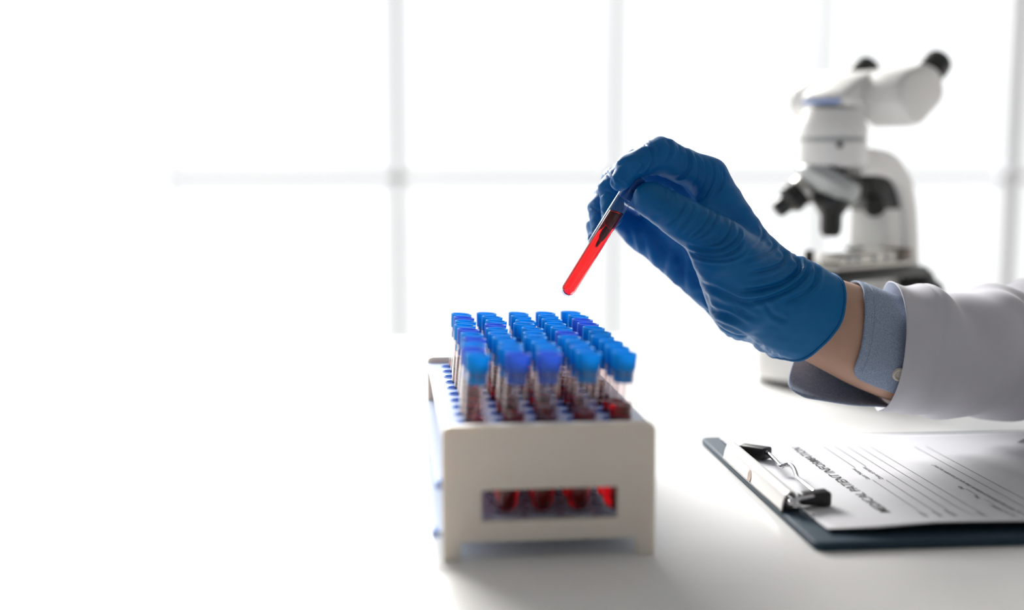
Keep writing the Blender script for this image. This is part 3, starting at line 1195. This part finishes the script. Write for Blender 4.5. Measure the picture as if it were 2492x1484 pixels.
sheet = thing('paper_form', 'printed medical patient information form clamped on the navy clipboard', 'paper')
sheet.matrix_world = BM
ns, ntt = 44, 50
gv = []
for i in range(ns + 1):
    for j in range(ntt + 1):
        s = PS0 + (PS1 - PS0) * i / ns
        t_ = PT0 + (PT1 - PT0) * j / ntt
        if i == 0 and j < 4:                   # clipped near corner
            s += 0.0015 * (4 - j)
        gv.append((t_, s, float(paper_z(t_, s))))
gf = [(i * (ntt + 1) + j, i * (ntt + 1) + j + 1, (i + 1) * (ntt + 1) + j + 1, (i + 1) * (ntt + 1) + j) for i in range(ns) for j in range(ntt)]
n0 = len(gv)
gv += [(x, y, z - 0.00025) for x, y, z in gv]
gf = [f[::-1] for f in gf] + [tuple(q + n0 for q in f) for f in gf]
loop_ = [j for j in range(ntt)] + [i * (ntt + 1) + ntt for i in range(ns)] + [ns * (ntt + 1) + j for j in range(ntt, 0, -1)] + [i * (ntt + 1) for i in range(ns, 0, -1)]
gf += [(loop_[i], loop_[(i + 1) % len(loop_)], loop_[(i + 1) % len(loop_)] + n0, loop_[i] + n0) for i in range(len(loop_))]
pm = new_mesh('page', gv, gf)
obj('page', pm, M_paper, sheet)


def text(body, s0, s1, t0, m, bold=0.0, height=None):
    """print running from s0 to s1 (short side), baseline at t0"""
    cu = bpy.data.curves.new('tmp', 'FONT')
    cu.body = body
    cu.size = 1.0
    cu.offset = bold
    cu.resolution_u = 2
    ob = bpy.data.objects.new('tmp', cu)
    COL.objects.link(ob)
    me = bpy.data.meshes.new_from_object(ob.evaluated_get(bpy.context.evaluated_depsgraph_get()))
    bpy.data.objects.remove(ob)
    co = np.array([v.co[:] for v in me.vertices])
    w = co[:, 0].max() - co[:, 0].min()
    k = (s1 - s0) / w
    ky = k if height is None else height / 0.7
    for v in me.vertices:
        s = s0 + (v.co.x - co[:, 0].min()) * k
        t_ = t0 - v.co.y * ky
        v.co = (t_, s, float(paper_z(t_, s)) + 0.00035)
    me.name = 'printed_text'
    return obj('printed_text', me, m, sheet)


def rule(s0, s1, t0, w=0.00031):
    n = 24
    vv, ff = [], []
    for i in range(n + 1):
        s = s0 + (s1 - s0) * i / n
        for q in (-w / 2, w / 2):
            vv.append((t0 + q, s, float(paper_z(t0 + q, s)) + 0.00035))
    for i in range(n):
        ff.append((2 * i, 2 * i + 1, 2 * i + 3, 2 * i + 2))
    return obj('ruled_line', new_mesh('ruled_line', vv, ff, False), M_ink2, sheet)


text('MEDICAL PATIENT INFORMATION', 0.0215, 0.1665, 0.0430, M_ink, 0.006, 0.0058)
text('Name :', 0.0090, 0.0218, 0.0582, M_ink2, 0.012, 0.0026)
rule(0.0232, 0.0849, 0.0588)
text('Last Name:', 0.0875, 0.1113, 0.0582, M_ink2, 0.012, 0.0026)
rule(0.1130, 0.1690, 0.0592)
text('Phone:', 0.0085, 0.0205, 0.0660, M_ink2, 0.012, 0.0026)
rule(0.0220, 0.0842, 0.0666)
text('Date of birth:', 0.0872, 0.1146, 0.0662, M_ink2, 0.012, 0.0026)
rule(0.1153, 0.1683, 0.0670)
text('Address:', 0.0080, 0.0229, 0.0736, M_ink2, 0.012, 0.0026)
rule(0.0236, 0.1676, 0.0748)
rule(0.0085, 0.1678, 0.0826)
text('Email:', 0.0075, 0.0172, 0.0890, M_ink2, 0.012, 0.0026)
rule(0.0182, 0.1673, 0.0902)
text('Do you smoke?', 0.0060, 0.0311, 0.1043, M_ink2, 0.012, 0.0026)
rule(0.0323, 0.0431, 0.1053)
text('Yes', 0.0440, 0.0501, 0.1043, M_ink2, 0.012, 0.0026)
rule(0.0509, 0.0640, 0.1050)
text('No', 0.0640, 0.0694, 0.1043, M_ink2, 0.012, 0.0026)
text('Do you have any physical problems that are of concern to you?', 0.0060, 0.1175, 0.1115, M_ink2, 0.012, 0.0026)
rule(0.0060, 0.1648, 0.1196)
rule(0.0060, 0.1652, 0.1277)

# ------------------------------------------------------------------ pen lying on the form
pt = b2l(2477, 1076, TOPZ + 0.0045)
pd = np.array([0.93, 0.36, 0.03])
pd /= np.linalg.norm(pd)
pen = thing('pen', 'slim silver-tipped ballpoint pen lying on the printed form', 'pen')
pen.matrix_world = BM @ axis_matrix(pt, pd)
obj('tip', lathe('tip', [(0, 0), (0.0005, 0.0001), (0.0007, 0.002), (0.0016, 0.0045), (0.0032, 0.013), (0.0037, 0.020), (0, 0.020)], 24), M_chrome, pen)
obj('grip', lathe('grip', [(0, 0.020), (0.0041, 0.020), (0.0044, 0.030), (0.0044, 0.052), (0, 0.052)], 24), M_rubber, pen)
obj('barrel', lathe('barrel', [(0, 0.052), (0.0043, 0.052), (0.0043, 0.125), (0.0036, 0.132), (0.0022, 0.134), (0.0022, 0.141), (0, 0.1415)], 24), M_chrome, pen)

# ------------------------------------------------------------------ microscope
AL = math.radians(38)
MO = np.array([0.274, 1.008, 0.0])
mic = thing('microscope', 'white binocular microscope with black eyepieces standing on the desk behind the hand', 'microscope', MO, AL)
# local x = towards the user, y = sideways (away from the window side is minus), z up
bout = round_poly([(-0.050, -0.050), (0.125, -0.058), (0.125, 0.058), (-0.050, 0.050)], [0.028, 0.02, 0.02, 0.028], 8)
obj('base', slab('base', [bout], 0.030, 0.006), M_micro, mic, Matrix.Translation((0, 0, 0.019)))
bfoot = round_poly([(-0.047, -0.047), (0.122, -0.055), (0.122, 0.055), (-0.047, 0.047)], [0.026, 0.02, 0.02, 0.026], 8)
obj('foot', slab('foot', [bfoot], 0.0045, 0.0), M_micro_black, mic, Matrix.Translation((0, 0, 0.00225)))
obj('illuminator', lathe('illuminator', [(0, 0.060), (0.012, 0.060), (0.017, 0.056), (0.020, 0.034), (0, 0.034)][::-1], 32), M_micro_black, mic)
armp = smooth_path([(0.012, 0.2035), (0.040, 0.2030), (0.062, 0.1985), (0.082, 0.184), (0.095, 0.160), (0.102, 0.125), (0.105, 0.085), (0.105, 0.034)], 5)
armi = smooth_path([(0.080, 0.034), (0.080, 0.100), (0.079, 0.130), (0.073, 0.158), (0.060, 0.175), (0.040, 0.180), (0.012, 0.180)], 5)
obj('arm', xform(slab('arm', [[tuple(q) for q in armp] + [tuple(q) for q in armi]], 0.046, 0.005), XZ), M_micro, mic)
obj('column', box_mesh('column', 0.052, 0.084, -0.019, 0.019, 0.034, 0.152, 0.004), M_micro, mic)
brk = round_poly([(0.030, 0.181), (0.066, 0.181), (0.080, 0.150), (0.050, 0.150), (0.040, 0.158)], 0.003)
obj('focus_bracket', xform(slab('focus_bracket', [brk], 0.036, 0.002), XZ), M_micro_black, mic)
km = lathe('adjusting_screw', [(0, 0), (0.009, 0), (0.0095, 0.001), (0.0095, 0.010), (0.008, 0.012), (0, 0.012)], 24)
obj('adjusting_screw', km, M_micro_black, mic, axis_matrix((0.044, -0.012, 0.157), (-0.6, -0.6, -0.4)))
# head cylinder under the binocular body
obj('head', lathe('head', [(0, 0.187), (0.024, 0.187), (0.0285, 0.190), (0.0290, 0.194), (0.0290, 0.2085), (0.0275, 0.2090), (0.0275, 0.2125), (0.0290, 0.2130), (0.0290, 0.220), (0.0265, 0.228), (0.024, 0.236), (0, 0.238)], 48), M_micro, mic)
obj('seam_ring', lathe('seam_ring', [(0.0272, 0.2086), (0.0284, 0.2090), (0.0284, 0.2126), (0.0272, 0.2128)], 48), M_micro_grey, mic)
obj('set_screw', lathe('set_screw', [(0, 0), (0.0024, 0), (0.0024, 0.004), (0, 0.004)], 12), M_micro_black, mic, axis_matrix((-0.0195, -0.0215, 0.2055), (-0.67, -0.74, 0)))
hp = [(0.008, 0.240), (0.014, 0.233), (0.030, 0.221), (0.044, 0.222), (0.074, 0.242), (0.077, 0.253), (0.068, 0.270), (0.050, 0.274), (0.022, 0.266), (0.010, 0.255)]
hpr = round_poly(hp, 0.006, 4)
for s in (-1, 1):
    h_ = obj('eyepiece_housing', xform(slab('eyepiece_housing', [hpr], 0.044, 0.006), XZ), M_micro, mic, Matrix.Translation((0, s * 0.036, 0)))
    ed = (math.cos(math.radians(34)), 0, math.sin(math.radians(34)))
    obj('collar', lathe('collar', [(0.0, -0.006), (0.0135, -0.006), (0.0135, 0.003), (0.0125, 0.004), (0, 0.004)], 32), M_micro, h_, axis_matrix((0.068, 0, 0.2595), ed))
    obj('eyepiece', lathe('eyepiece', [(0, 0.0), (0.0124, 0.0), (0.0128, 0.002), (0.0132, 0.024), (0.0122, 0.029), (0.0090, 0.029), (0.0085, 0.025), (0, 0.024)], 32), M_micro_black, h_, axis_matrix((0.0735, 0, 0.2625), ed))
mid = round_poly([(-0.016, 0.240), (0.012, 0.231), (0.060, 0.240), (0.064, 0.262), (0.046, 0.272), (0.012, 0.264), (-0.016, 0.249)], 0.007, 4)
obj('bridge', xform(slab('bridge', [mid], 0.046, 0.006), XZ), M_micro, mic)
obj('trim_band', box_mesh('trim_band', -0.0195, -0.0155, -0.019, 0.019, 0.2405, 0.2435, 0.0008), M_blueband, mic)
obj('dioptre_mark', lathe('dioptre_mark', [(0, 0.0), (0.003, 0.0), (0.003, 0.005), (0, 0.006)], 12), M_micro_black, mic, Matrix.Translation((0.060, 0.004, 0.270)))
# revolving nosepiece, tilted
nax = Vector((-0.40, 0.31, -0.87)).normalized()
ncen = Vector((-0.003, 0, 0.1765))
NM = axis_matrix(ncen, nax)
nose = obj('nosepiece', lathe('nosepiece', [(0, -0.006), (0.0265, -0.006), (0.0285, -0.002), (0.0290, 0.004), (0.022, 0.0125), (0.010, 0.0145), (0, 0.0145)], 40), M_micro_grey, mic, NM)
obj('nosepiece_ring', lathe('nosepiece_ring', [(0.020, -0.009), (0.0262, -0.009), (0.0266, -0.0058), (0.020, -0.0058)], 40), M_micro_black, nose)
objt = [(0, 0), (0.0120, 0), (0.0123, 0.002), (0.0123, 0.018), (0.0132, 0.020), (0.0132, 0.026), (0.0105, 0.030), (0.0080, 0.033), (0.0078, 0.044), (0.0055, 0.048), (0, 0.048)]


def objective(org, d, k, kr=1.0):
    prof = [(r * kr, z * k) for r, z in objt]
    o = obj('objective', lathe('objective', prof, 32), M_micro_black, mic, axis_matrix(org, d))
    obj('objective_band', lathe('objective_band', [(0.01235 * kr, 0.003 * k), (0.0125 * kr, 0.004 * k), (0.0125 * kr, 0.009 * k), (0.01235 * kr, 0.010 * k)], 32), M_steel, o)
    return o


objective((-0.005, -0.005, 0.187), (0.0, 0, -1), 1.22, 1.16)
objective((-0.017, 0.012, 0.171), (-0.62, 0.46, -0.62), 0.72, 1.0)
objective((0.000, 0.016, 0.174), (0.1, 0.80, -0.60), 0.6, 0.85)
# stage
obj('stage', box_mesh('stage', -0.064, 0.060, -0.058, 0.058, 0.0955, 0.1035, 0.0015), M_micro_black, mic)
obj('stage_plate', box_mesh('stage_plate', -0.060, 0.044, -0.052, 0.052, 0.1035, 0.1085, 0.001), M_steel, mic)
mst = obj('slide_holder', box_mesh('slide_holder', -0.052, 0.030, -0.050, -0.030, 0.1085, 0.1175, 0.0012), M_steel, mic)
obj('slide_clip', xform(slab('slide_clip', [round_poly([(-0.020, -0.030), (0.006, -0.026), (0.012, -0.004), (0.006, -0.002), (-0.001, -0.020), (-0.018, -0.024)], 0.002)], 0.002, 0.0003), Matrix.Translation((0.008, 0.0, 0.1190))), M_micro_black, mic)
for x in (-0.040, -0.028, -0.006, 0.012):
    obj('scale_screw', lathe('scale_screw', [(0, 0), (0.003, 0), (0.003, 0.0012), (0, 0.0014)], 14), M_micro_grey, mic, axis_matrix((x, -0.0499, 0.113), (0, -1, 0)))
for k, x in enumerate((-0.061, -0.050, -0.040)):
    obj('stage_spring', lathe('stage_spring', [(0, 0), (0.0042, 0), (0.0042, 0.010), (0, 0.010)], 16), M_steel if k % 2 else M_micro_black, mic, Matrix.Translation((x, 0.030 - 0.02 * k, 0.1085)))
obj('stage_end_block', box_mesh('stage_end_block', 0.030, 0.043, -0.053, -0.030, 0.1085, 0.1195, 0.001), mat('brown_grey_metal', (0.20, 0.16, 0.14), rough=0.45, metal=0.3, var=0.1), mic)
obj('slide', box_mesh('slide', -0.022, 0.040, -0.026, 0.000, 0.1087, 0.1097), mat('slide_glass', (0.8, 0.86, 0.85), rough=0.1, var=0.01), mic)
obj('condenser', lathe('condenser', [(0, 0.066), (0.014, 0.066), (0.020, 0.074), (0.020, 0.092), (0.012, 0.0955), (0, 0.0955)], 32), M_micro_black, mic)
kn = lathe('focus_knob', [(0, 0), (0.022, 0), (0.0225, 0.002), (0.0225, 0.012), (0.020, 0.014), (0.012, 0.015), (0.012, 0.025), (0.010, 0.027), (0, 0.027)], 36)
obj('focus_knob', kn, M_micro_black, mic, axis_matrix((0.092, -0.022, 0.076), (0, -1, 0)))
obj('focus_knob', kn, M_micro_black, mic, axis_matrix((0.092, 0.022, 0.076), (0, 1, 0)))
